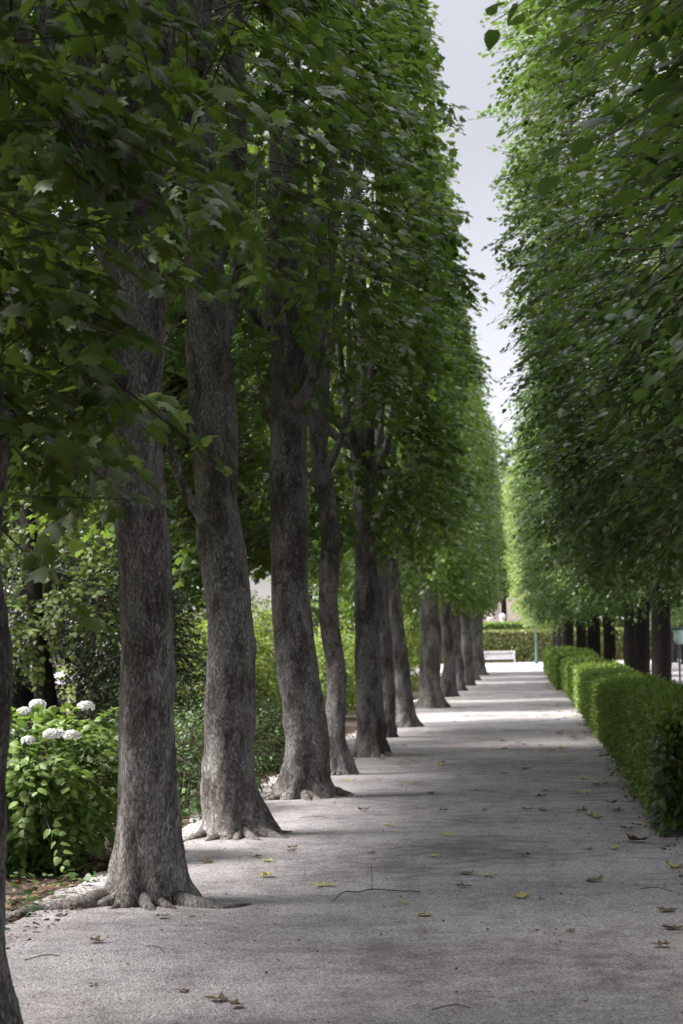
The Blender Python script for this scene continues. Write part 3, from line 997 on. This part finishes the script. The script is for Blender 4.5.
# ------------------------------------------------------------------ garden on the left
def plant(name, label, cat, loc, lobes, mat, T, seed, nleaf=7, length=0.3, size=(0.05, 0.09), thr=-0.5, fr=0.7, group=None, twigs=True, droop=0.35, trunks=(), flat=0.35, bark=M_BARKR):
    root = empty(name, loc)
    tag(root, label, cat, group)
    Ps, Os = [], []
    for k, (c, r, n) in enumerate(lobes):
        p, o = ball_points(seed + k, c, r, n, thr, fr)
        s = p[:, 2] > 0.02
        Ps.append(p[s])
        Os.append(o[s])
    link('foliage' if cat != 'tree' else 'crown', foliage_mesh('foliage', mat, T, np.vstack(Ps), np.vstack(Os), seed + 7, twigs=twigs,
         nleaf=nleaf, length=length, size=size, droop=droop, flat=flat), root)
    for pts, ra, rb in trunks:
        limb(root, bark, pts, ra, rb, 12, 'trunk' if ra > 0.07 else 'stem')
    return root


# hydrangea
hy = Vector((-3.98, 15.0, 0))
stems = [([(random.uniform(-.5, .6), random.uniform(-.4, .4), -0.03), (random.uniform(-.7, .8), random.uniform(-.6, .5), 0.75)], 0.009, 0.005) for _ in range(16)]
hr = plant('hydrangea_bush', 'bright green leafy hydrangea bush with round white flower heads at the left edge', 'bush', hy,
           [((0.15, 0.1, 0.68), (0.78, 0.9, 0.42), 520), ((-0.6, 0.3, 0.72), (0.8, 0.9, 0.42), 330), ((0.15, -0.3, 0.42), (0.62, 0.6, 0.30), 110)],
           M_HYD, T_HEART, 401, 12, 0.24, (0.045, 0.088), -0.9, 0.9, droop=0.5, trunks=stems)
for k, (px, py, rr, Y) in enumerate([(37.5, 705, 0.058, 15.3), (24.5, 712.5, 0.052, 15.2), (86, 707, 0.062, 15.5), (51.5, 735, 0.058, 14.4), (28, 741, 0.045, 14.2),
                                     (72, 736, 0.055, 14.5), (18, 732, 0.045, 14.6), (60, 734, 0.04, 14.6)]):
    c = at(px, py, Y) - hy
    rg = np.random.default_rng(500 + k)
    d = norm(rg.normal(size=(330, 3)))
    d = d[d[:, 2] > -0.35]
    P = np.array(c) + d * rr * np.array([1.15, 1.15, 0.8]) * rg.uniform(0.9, 1.05, (len(d), 1))
    V, F = leaf_arrays(T_DIA, P, np.cross(d, rg.normal(size=d.shape)), d + rg.normal(size=d.shape) * 0.3, rg.uniform(0.018, 0.028, len(d)), rg)
    link('flower_head', mesh_np('flower_head', V, F, M_WHT), hr)
    MB().tube([tuple(c + Vector((0, 0, -0.02))), tuple(c + Vector((0.02, 0.03, -0.3)))], 0.005, 5).build('stem', M_HYD, hr)

# low perennials behind the first trunks
lowspots = [(165, 790, 19.5, 0.85), (205, 770, 22.0, 0.9), (130, 760, 20.5, 0.8), (255, 760, 26.0, 0.8), (225, 735, 27.5, 0.9), (150, 735, 25, 0.85)]
LOWL = ['soft grey-green low plant behind the foot of the second trunk', 'soft grey-green low plant between the second and third trunks',
        'low green plant at the right side of the hydrangea', 'low green plant between the third and fourth trunks', 'low green plant in the shade behind the third trunk',
        'low green plant behind the hydrangea']
for i, (px, py, Y, h) in enumerate(lowspots):
    x = (px - VPX) / FPX * Y
    x = min(x, -3.35)
    plant('low_plant', LOWL[i], 'plant', (x, Y, 0), [((0, 0, h * 0.5), (0.75, 0.9, h * 0.5), 520)], M_LOW, T_DIA, 420 + i, 8, 0.2, (0.03, 0.06), -1.0, 1.2,
          'low plants in the bed behind the trunks', droop=0.1, trunks=[([(0, 0, -.03), (0.05, 0, h * 0.5)], 0.012, 0.006)])

# sunlit yellow-green shrubs further back
SH = [(-4.9, 33, 1.1, 'yellow-green shrub seen between the third and fourth trunks'), (-5.4, 38, 1.25, 'tall yellow-green shrub behind the fourth trunk'),
      (-4.6, 43, 1.0, 'yellow-green shrub left of the slender trunk'), (-4.8, 50, 1.15, 'yellow-green shrub right of the left-leaning tree'),
      (-4.4, 58, 1.1, 'yellow-green shrub just left of the broad pale trunk'), (-6.8, 46, 1.5, 'large light green shrub in the back of the garden'),
      (-4.2, 68, 1.2, 'light green shrub showing between the far trunks'), (-7.0, 35, 1.0, 'light green shrub behind the third trunk')]
for i, (x, y, s, lab) in enumerate(SH):
    plant('garden_shrub', lab, 'shrub', (x, y, 0), [((0, 0, 0.75 * s), (0.95 * s, 1.5 * s, 0.78 * s), 520), ((0.2, 0.6, 1.35 * s), (0.6 * s, 0.9 * s, 0.55 * s), 220), ((-0.4, -0.5, 1.1 * s), (0.7 * s, 0.9 * s, 0.6 * s), 200)],
          M_SHRUB, T_DIA, 440 + i * 5, 7, 0.26, (0.07, 0.11), -0.7, 0.9, 'yellow-green shrubs in the garden', trunks=[([(0, 0, -.05), (0.1, 0, 0.7 * s)], 0.03, 0.015)], droop=0.2)

# dark evergreens and trees on the far left
plant('holly_tree', 'dark glossy small-leaved holly behind the hydrangea, left of the second trunk', 'tree', (-6.1, 27.0, 0),
      [((0.1, 0, 2.4), (1.35, 1.1, 0.95), 1500), ((-1.1, 0.2, 2.2), (0.9, 0.9, 0.8), 700), ((0.8, 0, 1.7), (0.8, 0.9, 0.6), 500), ((0.5, 0.1, 3.1), (0.9, 0.8, 0.6), 420)],
      M_HOLLY, T_SMALL, 480, 9, 0.26, (0.045, 0.075), -0.25, 1.1,
      trunks=[([(0, 0, -.1), (0.03, 0, 0.9), (0.12, 0, 1.7), (-0.1, 0, 2.6)], 0.075, 0.04)])
plant('garden_tree', 'thick dark tree trunk with twiggy growth behind the hydrangea', 'tree', (-6.05, 25.0, 0),
      [((-0.3, 0, 3.6), (1.5, 1.4, 0.8), 520), ((-0.5, -0.2, 1.8), (0.6, 0.5, 0.6), 160), ((0.5, -0.1, 2.2), (0.5, 0.5, 0.4), 110)], M_FARG, T_HEART, 490, 7, 0.35, (0.06, 0.1), -0.3, 0.9,
      trunks=[([(0, 0, -.1), (0.02, 0, 0.5), (-0.02, 0, 1.1), (-0.12, 0, 2.0), (-0.25, 0, 3.6)], 0.17, 0.09)])
plant('garden_tree', 'tall broad tree filling the view behind the holly', 'tree', (-7.6, 29.6, 0),
      [((0, 0, 5.6), (3.0, 2.6, 2.3), 1700), ((1.6, 0.5, 4.0), (1.8, 1.8, 1.3), 800), ((-2, 0, 3.6), (2.0, 1.8, 1.6), 800)], M_MAPLE, T_HEART, 500, 8, 0.5, (0.09, 0.15), -0.4, 0.45,
      trunks=[([(0, 0, -.1), (0.1, 0, 2.0), (0.0, 0, 5.0)], 0.2, 0.1)])
plant('garden_tree', 'second broad tree further back between the first trunks', 'tree', (-10.6, 47.0, 0),
      [((0, 0, 4.8), (2.8, 2.6, 2.1), 1500), ((1.5, 0, 3.6), (1.9, 1.8, 1.3), 600)], M_MAPLE, T_DIA, 510, 8, 0.5, (0.13, 0.2), -0.4, 0.45, twigs=False,
      trunks=[([(0, 0, -.1), (0.1, 0, 2.0), (0.0, 0, 5.0)], 0.2, 0.1)])
plant('dark_shrub', 'dark shrub filling the shade between the holly and the second trunk', 'shrub', (-4.9, 25.5, 0),
      [((0, 0, 0.9), (0.95, 0.9, 0.85), 700), ((-0.3, 0.2, 1.8), (0.7, 0.7, 0.6), 350)], M_HOLLY, T_SMALL, 520, 8, 0.26, (0.05, 0.08), -0.5, 1.0,
      trunks=[([(0, 0, -.1), (0.05, 0, 1.2)], 0.04, 0.02)])
plant('dark_shrub', 'dark spreading shrub at the foot of the broad garden tree', 'shrub', (-7.6, 29.5, 0),
      [((0, 0, 0.8), (1.6, 1.0, 0.9), 900)], M_HOLLY, T_SMALL, 530, 8, 0.3, (0.06, 0.1), -0.4, 0.9, trunks=[([(0, 0, -.1), (0.05, 0, 1.0)], 0.04, 0.02)])
for (x, y, lab) in [(-7.8, 4.6, 'added shade tree left of the camera, out of the picture, shading the near gravel'), (-8.2, 9.4, 'added shade tree left of the first trunks, out of the picture')]:
    plant('garden_tree', lab, 'tree', (x, y, 0), [((0, 0, 4.6), (2.4, 2.6, 2.0), 1500), ((0.3, 0, 2.9), (1.8, 2.3, 1.2), 700)], M_MAPLE, T_DIA, 900 + int(y), 8, 0.5, (0.13, 0.2), -0.6, 0.45, twigs=False,  # unseen trees added to throw shade on the near ground
          trunks=[([(0, 0, -.1), (0.1, 0, 2.0), (0.0, 0, 4.5)], 0.18, 0.1)])
# distant garden trees that close the view
for i, (x, y, h, r, lab) in enumerate([(-13, 62, 8.5, 3.6, 'rounded tree deep in the garden behind the holly'), (-17, 80, 11, 4.5, 'tall rounded tree far back in the garden'),
                                       (-10.5, 92, 9.5, 3.6, 'rounded tree behind the pale building'), (-6.6, 100, 8.0, 2.8, 'rounded tree beyond the end of the left row'),
                                       (-21, 60, 10, 4.2, 'wide tree at the far left of the garden')]):
    plant('distant_tree', lab, 'tree', (x, y, 0), [((0, 0, h * 0.62), (r, r, h * 0.38), 1300), ((r * 0.4, -0.5, h * 0.4), (r * 0.7, r * 0.7, h * 0.25), 500)],
          M_FARG, T_DIA, 600 + i * 4, 7, 0.6, (0.2, 0.32), -0.5, 0.3, twigs=False, trunks=[([(0, 0, -.1), (0.2, 0, h * 0.3), (0, 0, h * 0.6)], 0.25, 0.12)], group='trees closing the view beyond the garden')

# pale house glimpsed between the trunks
hb = empty('pale_house', (-11.3, 76, 0))
tag(hb, 'pale rendered house glimpsed between the third and fourth trunks', 'building')
MB().box(-2.2, 2.2, 0, 6, -0.1, 5.4).build('wall', M_WALLP, hb)
MB().box(-2.4, 2.4, -0.3, 6.3, 5.4, 5.65).build('roof', M_ROOF, hb)
for xx in (-1.2, 1.2):
    w = MB().box(xx - 0.4, xx + 0.4, -0.05, -0.003, 1.0, 2.3).build('window', M_WHITE, hb)
    MB().box(xx - 0.32, xx + 0.32, -0.07, -0.052, 1.08, 2.22).build('pane', M_WINP, w)

# ------------------------------------------------------------------ far end
# bench
bc = ground(500.0, 663.0)
bench = empty('garden_bench', (bc.x, 139.0, 0.003))
tag(bench, 'white slatted wooden bench in front of the mottled hedge at the end of the path', 'bench')
hw = 1.1
for xx in (-hw + 0.04, hw - 0.04):
    MB().box(xx - 0.04, xx + 0.04, -0.04, 0.04, 0, 0.62).build('leg', M_WHITE, bench)
    MB().box(xx - 0.04, xx + 0.04, 0.46, 0.54, 0, 0.88).build('leg', M_WHITE, bench)
    MB().box(xx - 0.05, xx + 0.05, -0.06, 0.458, 0.623, 0.66).build('armrest', M_WHITE, bench)
b = MB()
for k in range(5):
    b.box(-hw + 0.083, hw - 0.083, -0.03 + k * 0.1, 0.05 + k * 0.1, 0.41, 0.44)
b.build('seat', M_WHITE, bench)
MB().box(-hw + 0.083, hw - 0.083, -0.02, 0.0, 0.30, 0.408).build('apron', M_WHITE, bench)
b = MB()
b.box(-hw + 0.083, hw - 0.083, 0.47, 0.53, 0.79, 0.87)
b.box(-hw + 0.083, hw - 0.083, 0.47, 0.53, 0.48, 0.54)
for k in range(14):
    xx = -hw + 0.15 + k * (2 * hw - 0.3) / 13
    b.box(xx - 0.03, xx + 0.03, 0.485, 0.515, 0.543, 0.787)
b.build('backrest', M_WHITE, bench)

lp = empty('lamp_post', (at(536.5, 662, 135).x, 135.0, 0.003))
tag(lp, 'slim grey-green lamp post right of the bench, its top lost in the leaves', 'lamp post')
MB().lathe([(0.12, 0), (0.12, 0.25), (0.09, 0.35), (0.08, 0.9), (0.065, 1.0), (0.055, 3.9), (0.09, 3.95), (0.0, 4.0)], 14).build('pole', M_POST, lp, True)
MB().lathe([(0.0, 4.0), (0.10, 4.05), (0.2, 4.45), (0.2, 4.5)], 6).build('lantern', M_LANT, lp)
MB().lathe([(0.24, 4.5), (0.1, 4.68), (0.03, 4.72), (0.0, 4.82)], 6).build('lantern_cap', M_POST, lp)

# stone busts above the far hedge
for (px, py, Y, s, lab) in [(502.5, 622, 170, 1.0, 'larger pale stone bust above the far hedge'), (490.0, 623, 172, 0.8, 'smaller pale stone bust left of the other above the far hedge')]:
    p = at(px, py, Y)
    st = tag(empty('stone_bust', (p.x, Y, 0)), lab, 'statue', 'stone busts above the far hedge')
    zt = p.z
    MB().lathe([(0.42 * s, 0), (0.42 * s, 0.2), (0.3 * s, 0.3), (0.3 * s, zt - 1.0 * s), (0.45 * s, zt - 0.9 * s), (0.0, zt - 0.85 * s)], 14).build('pedestal', M_STONE, st, True)
    MB().lathe([(0.25 * s, zt - 0.86 * s), (0.62 * s, zt - 0.55 * s), (0.60 * s, zt - 0.25 * s), (0.40 * s, zt - 0.05 * s), (0.17 * s, zt + 0.02 * s), (0.16 * s, zt + 0.14 * s),
                (0.27 * s, zt + 0.3 * s), (0.29 * s, zt + 0.48 * s), (0.2 * s, zt + 0.66 * s), (0.0, zt + 0.72 * s)], 16).build('bust', M_STONE, st, True)

# building with the sloping mauve roof
fb = empty('roofed_building', (-1.2, 205, 0))
tag(fb, 'low building with a sloping mauve slate roof behind the far hedges', 'building')
MB().box(-7, 7, 0, 8, -0.1, 3.3).build('wall', M_WALLP, fb)
rf = MB()
rf.v = [(-7.3, -0.4, 3.3), (7.3, -0.4, 3.3), (7.3, 8.4, 3.3), (-7.3, 8.4, 3.3), (-5.0, 3.4, 6.0), (5.0, 3.4, 6.0), (5.0, 4.6, 6.0), (-5.0, 4.6, 6.0)]
rf.f = [(0, 1, 5, 4), (1, 2, 6, 5), (2, 3, 7, 6), (3, 0, 4, 7), (4, 5, 6, 7), (3, 2, 1, 0)]
rfo = rf.build('roof', M_ROOF, fb)
for xx in (-4.4, -1.5, 1.4, 4.3):
    w = MB().box(xx - 0.45, xx + 0.45, -0.05, -0.003, 1.0, 2.6).build('window', M_WHITE, fb)
    MB().box(xx - 0.37, xx + 0.37, -0.07, -0.052, 1.08, 2.52).build('pane', M_WINP, w)
# trees behind
for i, (x, y, h, r, lab) in enumerate([(-2.0, 190, 21, 4.5, 'tall pale green tree closing the end of the avenue'), (-9.5, 196, 20, 5.5, 'tall tree left of the pale one beyond the avenue'),
                                       (6, 200, 17, 5.5, 'tree beyond the avenue hidden mostly by the right row'), (-0.5, 235, 20, 6.0, 'tree farthest back behind the roofed building')]):
    plant('distant_tree', lab, 'tree', (x, y, 0), [((0, 0, h * 0.70), (r, r, h * 0.28), 1500), ((r * 0.3, -0.5, h * 0.48), (r * 0.75, r * 0.7, h * 0.18), 600), ((-r * 0.4, 0, h * 0.5), (r * 0.7, r * 0.6, h * 0.16), 400)],
          M_FARG, T_DIA, 660 + i * 4, 8, 0.8, (0.3, 0.5), -0.5, 0.2, twigs=False, trunks=[([(0, 0, -.1), (0.1, 0, h * 0.3), (0, 0, h * 0.7)], 0.32, 0.15)], group='tall trees beyond the end of the avenue')

# ------------------------------------------------------------------ second avenue on the right
for i in range(12):
    Y = 58 + i * 7.5
    x = 10.2 + random.uniform(-.1, .1) if i else 10.2
    row_tree((x - 1.0 + 0.0 * i, Y, 0), 0.2, 0.0, 3.3, 'row tree on the far side of the second avenue, seen past the right row trunks', rc_far[i % 2], 1, 700 + i, M_BARKR, 14, 2, 0.5, RXF, RXB, RZ1,
             group='trees on the far side of the second avenue')
bp_ = at(680.0, 664, 58)
bn = tag(empty('litter_bin', (bp_.x, 58, 0)), 'pale green litter bag hung on a post beyond the hedge at the right edge', 'litter bin')
MB().tube([(0, 0.17, 0), (0, 0.17, 1.85)], 0.03, 8).build('post', M_POST, bn)
MB().lathe([(0.19, 1.80), (0.21, 1.82), (0.21, 1.87), (0.19, 1.88), (0.17, 1.84), (0.19, 1.80)], 16).build('ring', M_POST, bn, True)
MB().lathe([(0.0, 1.38), (0.11, 1.4), (0.17, 1.52), (0.15, 1.65), (0.175, 1.79)], 14).build('bag', M_BAG, bn, True)


# ------------------------------------------------------------------ litter on the ground
def litter(name, mat, T, x0, x1, y0, y1, n, size, seed, z=0.004, tilt=0.35):
    rg = np.random.default_rng(seed)
    P = np.stack([rg.uniform(x0, x1, n), y0 + (y1 - y0) * rg.random(n) ** 1.2, np.full(n, z) + rg.uniform(0, 0.01, n)], 1)
    a = rg.uniform(0, 2 * np.pi, n)
    D = np.stack([np.cos(a), np.sin(a), rg.normal(size=n) * 0.15], 1)
    N = np.array([0, 0, 1.0]) + rg.normal(size=(n, 3)) * tilt
    V, F = leaf_arrays(T, P, D, N, rg.uniform(*size, n), rg)
    return tag(link(name, mesh_np(name, V, F, mat)), kind='stuff')


litter('leaf_litter', M_BRN, T_DIA, -5.5, -2.85, 9, 34, 9000, (0.03, 0.09), 801, -0.02)
litter('leaf_crumbs', M_BRN, T_DIA, -2.8, 1.05, 6.5, 60, 6500, (0.006, 0.024), 802, 0.006)
litter('edge_litter', M_BRN, T_DIA, -3.3, -2.75, 7, 40, 3500, (0.015, 0.05), 805, 0.004)
litter('hedge_litter', M_BRN, T_DIA, 0.95, 1.9, 10, 45, 2600, (0.02, 0.06), 803, 0.006)
litter('bed_weeds', M_LOW, T_HEART, -4.8, -3.0, 10.5, 24, 900, (0.03, 0.08), 804, 0.03, 0.6)
# pebbles
rg = np.random.default_rng(9)
n = 26000
tv = np.array([(1, 0, 0), (-.5, .87, 0), (-.5, -.87, 0), (0, 0, .7)])
tf = np.array([(0, 1, 3), (1, 2, 3), (2, 0, 3)])
y = 6.2 + 26 * rg.random(n) ** 1.6
P = np.stack([rg.uniform(-2.9, 1.2, n), y, np.full(n, 0.0)], 1)
s = rg.uniform(0.0015, 0.006, n) * (1 + 1.5 * (rg.random(n) > 0.97))
a = rg.uniform(0, 6.28, n)
Vx = tv[None, :, 0] * np.cos(a)[:, None] - tv[None, :, 1] * np.sin(a)[:, None]
Vy = tv[None, :, 0] * np.sin(a)[:, None] + tv[None, :, 1] * np.cos(a)[:, None]
V = P[:, None] + np.stack([Vx, Vy, np.repeat(tv[None, :, 2], n, 0)], -1) * s[:, None, None]
F = tf[None] + (np.arange(n) * 4)[:, None, None]
tag(link('pebbles', mesh_np('pebbles', V.reshape(-1, 3), F.reshape(-1, 3), M_GRIT)), kind='stuff')

# fallen leaves, each its own object
protos = {}
for cname, mat in (('yellow', M_YEL), ('brown', M_BRN), ('green', M_GRN)):
    protos[cname] = []
    for k in range(4):
        rg = np.random.default_rng(820 + k)
        tv, tf = T_MAPLE
        V = tv.copy()
        V[:, 1] -= 0.4
        cur = rg.uniform(0.3, 0.9)
        V[:, 2] = cur * (V[:, 0] ** 2 * rg.uniform(0.2, 1.3) + V[:, 1] ** 2 * rg.uniform(-0.2, 0.9)) + 0.09 * np.sin(V[:, 0] * 9 + k) * np.cos(V[:, 1] * 7)
        V[:, 2] -= V[:, 2].min()
        protos[cname].append(mesh_np('fallen_leaf', V, tf, mat))
KNOWN = [(330, 887, 'y', .09), (405, 904, 'y', .07), (424, 916, 'y', .12), (466, 875, 'b', .14), (488, 877, 'y', .1), (464, 888, 'b', .1), (522, 898, 'y', .12),
         (594, 882, 'g', .13), (541, 900, 'b', .05), (570, 933, 'b', .06), (526, 856, 'b', .11), (433, 857, 'y', .1), (265, 877, 'y', .12), (319, 887, 'y', .1),
         (292, 849, 'b', .1), (291, 852, 'b', .08), (257, 858, 'b', .09), (448, 836, 'y', .12), (527, 810, 'b', .1), (540, 797, 'b', .12), (543, 812, 'b', .1),
         (545, 792, 'b', .09), (444, 811, 'g', .09), (486, 811, 'b', .1), (431, 795, 'b', .1), (411, 784, 'y', .1), (414, 762, 'b', .13), (440, 765, 'y', .12), (442, 763, 'b', .1),
         (489, 751, 'y', .11), (504, 774, 'b', .12), (518, 763, 'y', .08), (561, 748, 'y', .14), (569, 760, 'y', .12), (530, 763, 'y', .1), (541, 746, 'b', .1), (524, 745, 'b', .12),
         (503, 742, 'b', .12), (512, 746, 'b', .1), (584, 780, 'y', .12), (598, 785, 'y', .15), (585, 793, 'y', .13), (597, 818, 'y', .12), (593, 817, 'b', .1), (636, 842, 'b', .18),
         (650, 826, 'y', .1), (637, 826, 'b', .1), (676, 868, 'y', .15), (672, 930, 'b', .12), (660, 947, 'b', .1), (668, 912, 'b', .12), (217, 1001, 'b', .10), (235, 1007, 'b', .09),
         (182, 993, 'b', .07), (162, 918, 'b', .08), (191, 916, 'y', .07), (97, 943, 'b', .1), (93, 986, 'b', .05), (388, 826, 'y', .1), (350, 781, 'y', .08), (372, 854, 'b', .07),
         (560, 733, 'b', .14), (573, 738, 'b', .14), (612, 803, 'b', .12), (618, 812, 'b', .12), (627, 830, 'b', .13), (205, 863, 'b', .1), (210, 862, 'y', .08)]
for _ in range(60):
    Y = 14 + 60 * random.random() ** 1.3
    px = VPX + FPX * random.choice([random.uniform(-2.4, 1.0), random.uniform(0.3, 1.05)]) / Y
    KNOWN.append((px, VPY + EYE * FPX / Y, random.choice('ybbb'), random.uniform(.06, .13)))
CN = {'y': ('yellow', 'yellow-green maple leaf fallen flat on the gravel path'), 'b': ('brown', 'brown crumpled maple leaf fallen on the gravel path'),
      'g': ('green', 'dark green leaf fallen on the gravel path')}
for k, (px, py, c, s) in enumerate(KNOWN):
    g = ground(px, py)
    cn_, lab = CN[c]
    o = link('fallen_leaf', protos[cn_][k % 4])
    o.location = (g.x, g.y, 0.008)
    o.rotation_euler = (random.uniform(-.15, .15), random.uniform(-.15, .15), random.uniform(0, 6.28))
    s *= 1.08
    o.scale = (s * random.uniform(0.7, 1), s, s * random.uniform(0.45, 0.95))
    tag(o, lab, 'leaf', {'y': 'yellow leaves scattered on the path', 'b': 'brown leaves scattered on the path', 'g': 'green leaves scattered on the path'}[c])

# dropped branch with an upright twig
tb = ground(372, 893)
br = tag(empty('fallen_twig', (tb.x, tb.y, 0)), 'thin fallen branch on the gravel with one twig standing upright', 'twig')
g1 = [ground(*p) - tb for p in [(333, 903), (345, 896), (358, 894), (372, 893), (395, 893), (420, 895)]]
MB().tube(smooth_path([Vector((p.x, p.y, 0.012 + 0.015 * math.sin(i * 1.7) ** 2)) for i, p in enumerate(g1)], 4), 0.0035, 6).build('branch', M_TWIG, br)
MB().tube([(0, 0, 0.01), (0.003, 0, 0.09), (-0.003, 0.01, 0.19)], [0.003, 0.0025, 0.0015], 5).build('upright_twig', M_TWIG, br)
for k, (pa, pb, lab) in enumerate([((145, 948), (165, 955), 'short curved stick lying in front of the second trunk'), ((300, 819), (330, 819), 'straight stick lying near the fourth trunk'),
                                   ((25, 962), (60, 958), 'thin stick lying at the lower left of the path'), ((432, 1012), (470, 1010), 'thin dark stick at the bottom of the path'),
                                   ((640, 890), (672, 893), 'thin stick lying at the right edge of the path')]):
    a_, b_ = ground(*pa), ground(*pb)
    mdl = (a_ + b_) / 2 + Vector((0.01, 0.04, 0.02))
    o = MB().tube(smooth_path([a_ + Vector((0, 0, .01)), mdl, b_ + Vector((0, 0, .01))], 4), 0.0028, 6).build('stick', M_TWIG)
    tag(o, lab, 'stick', 'sticks on the path')
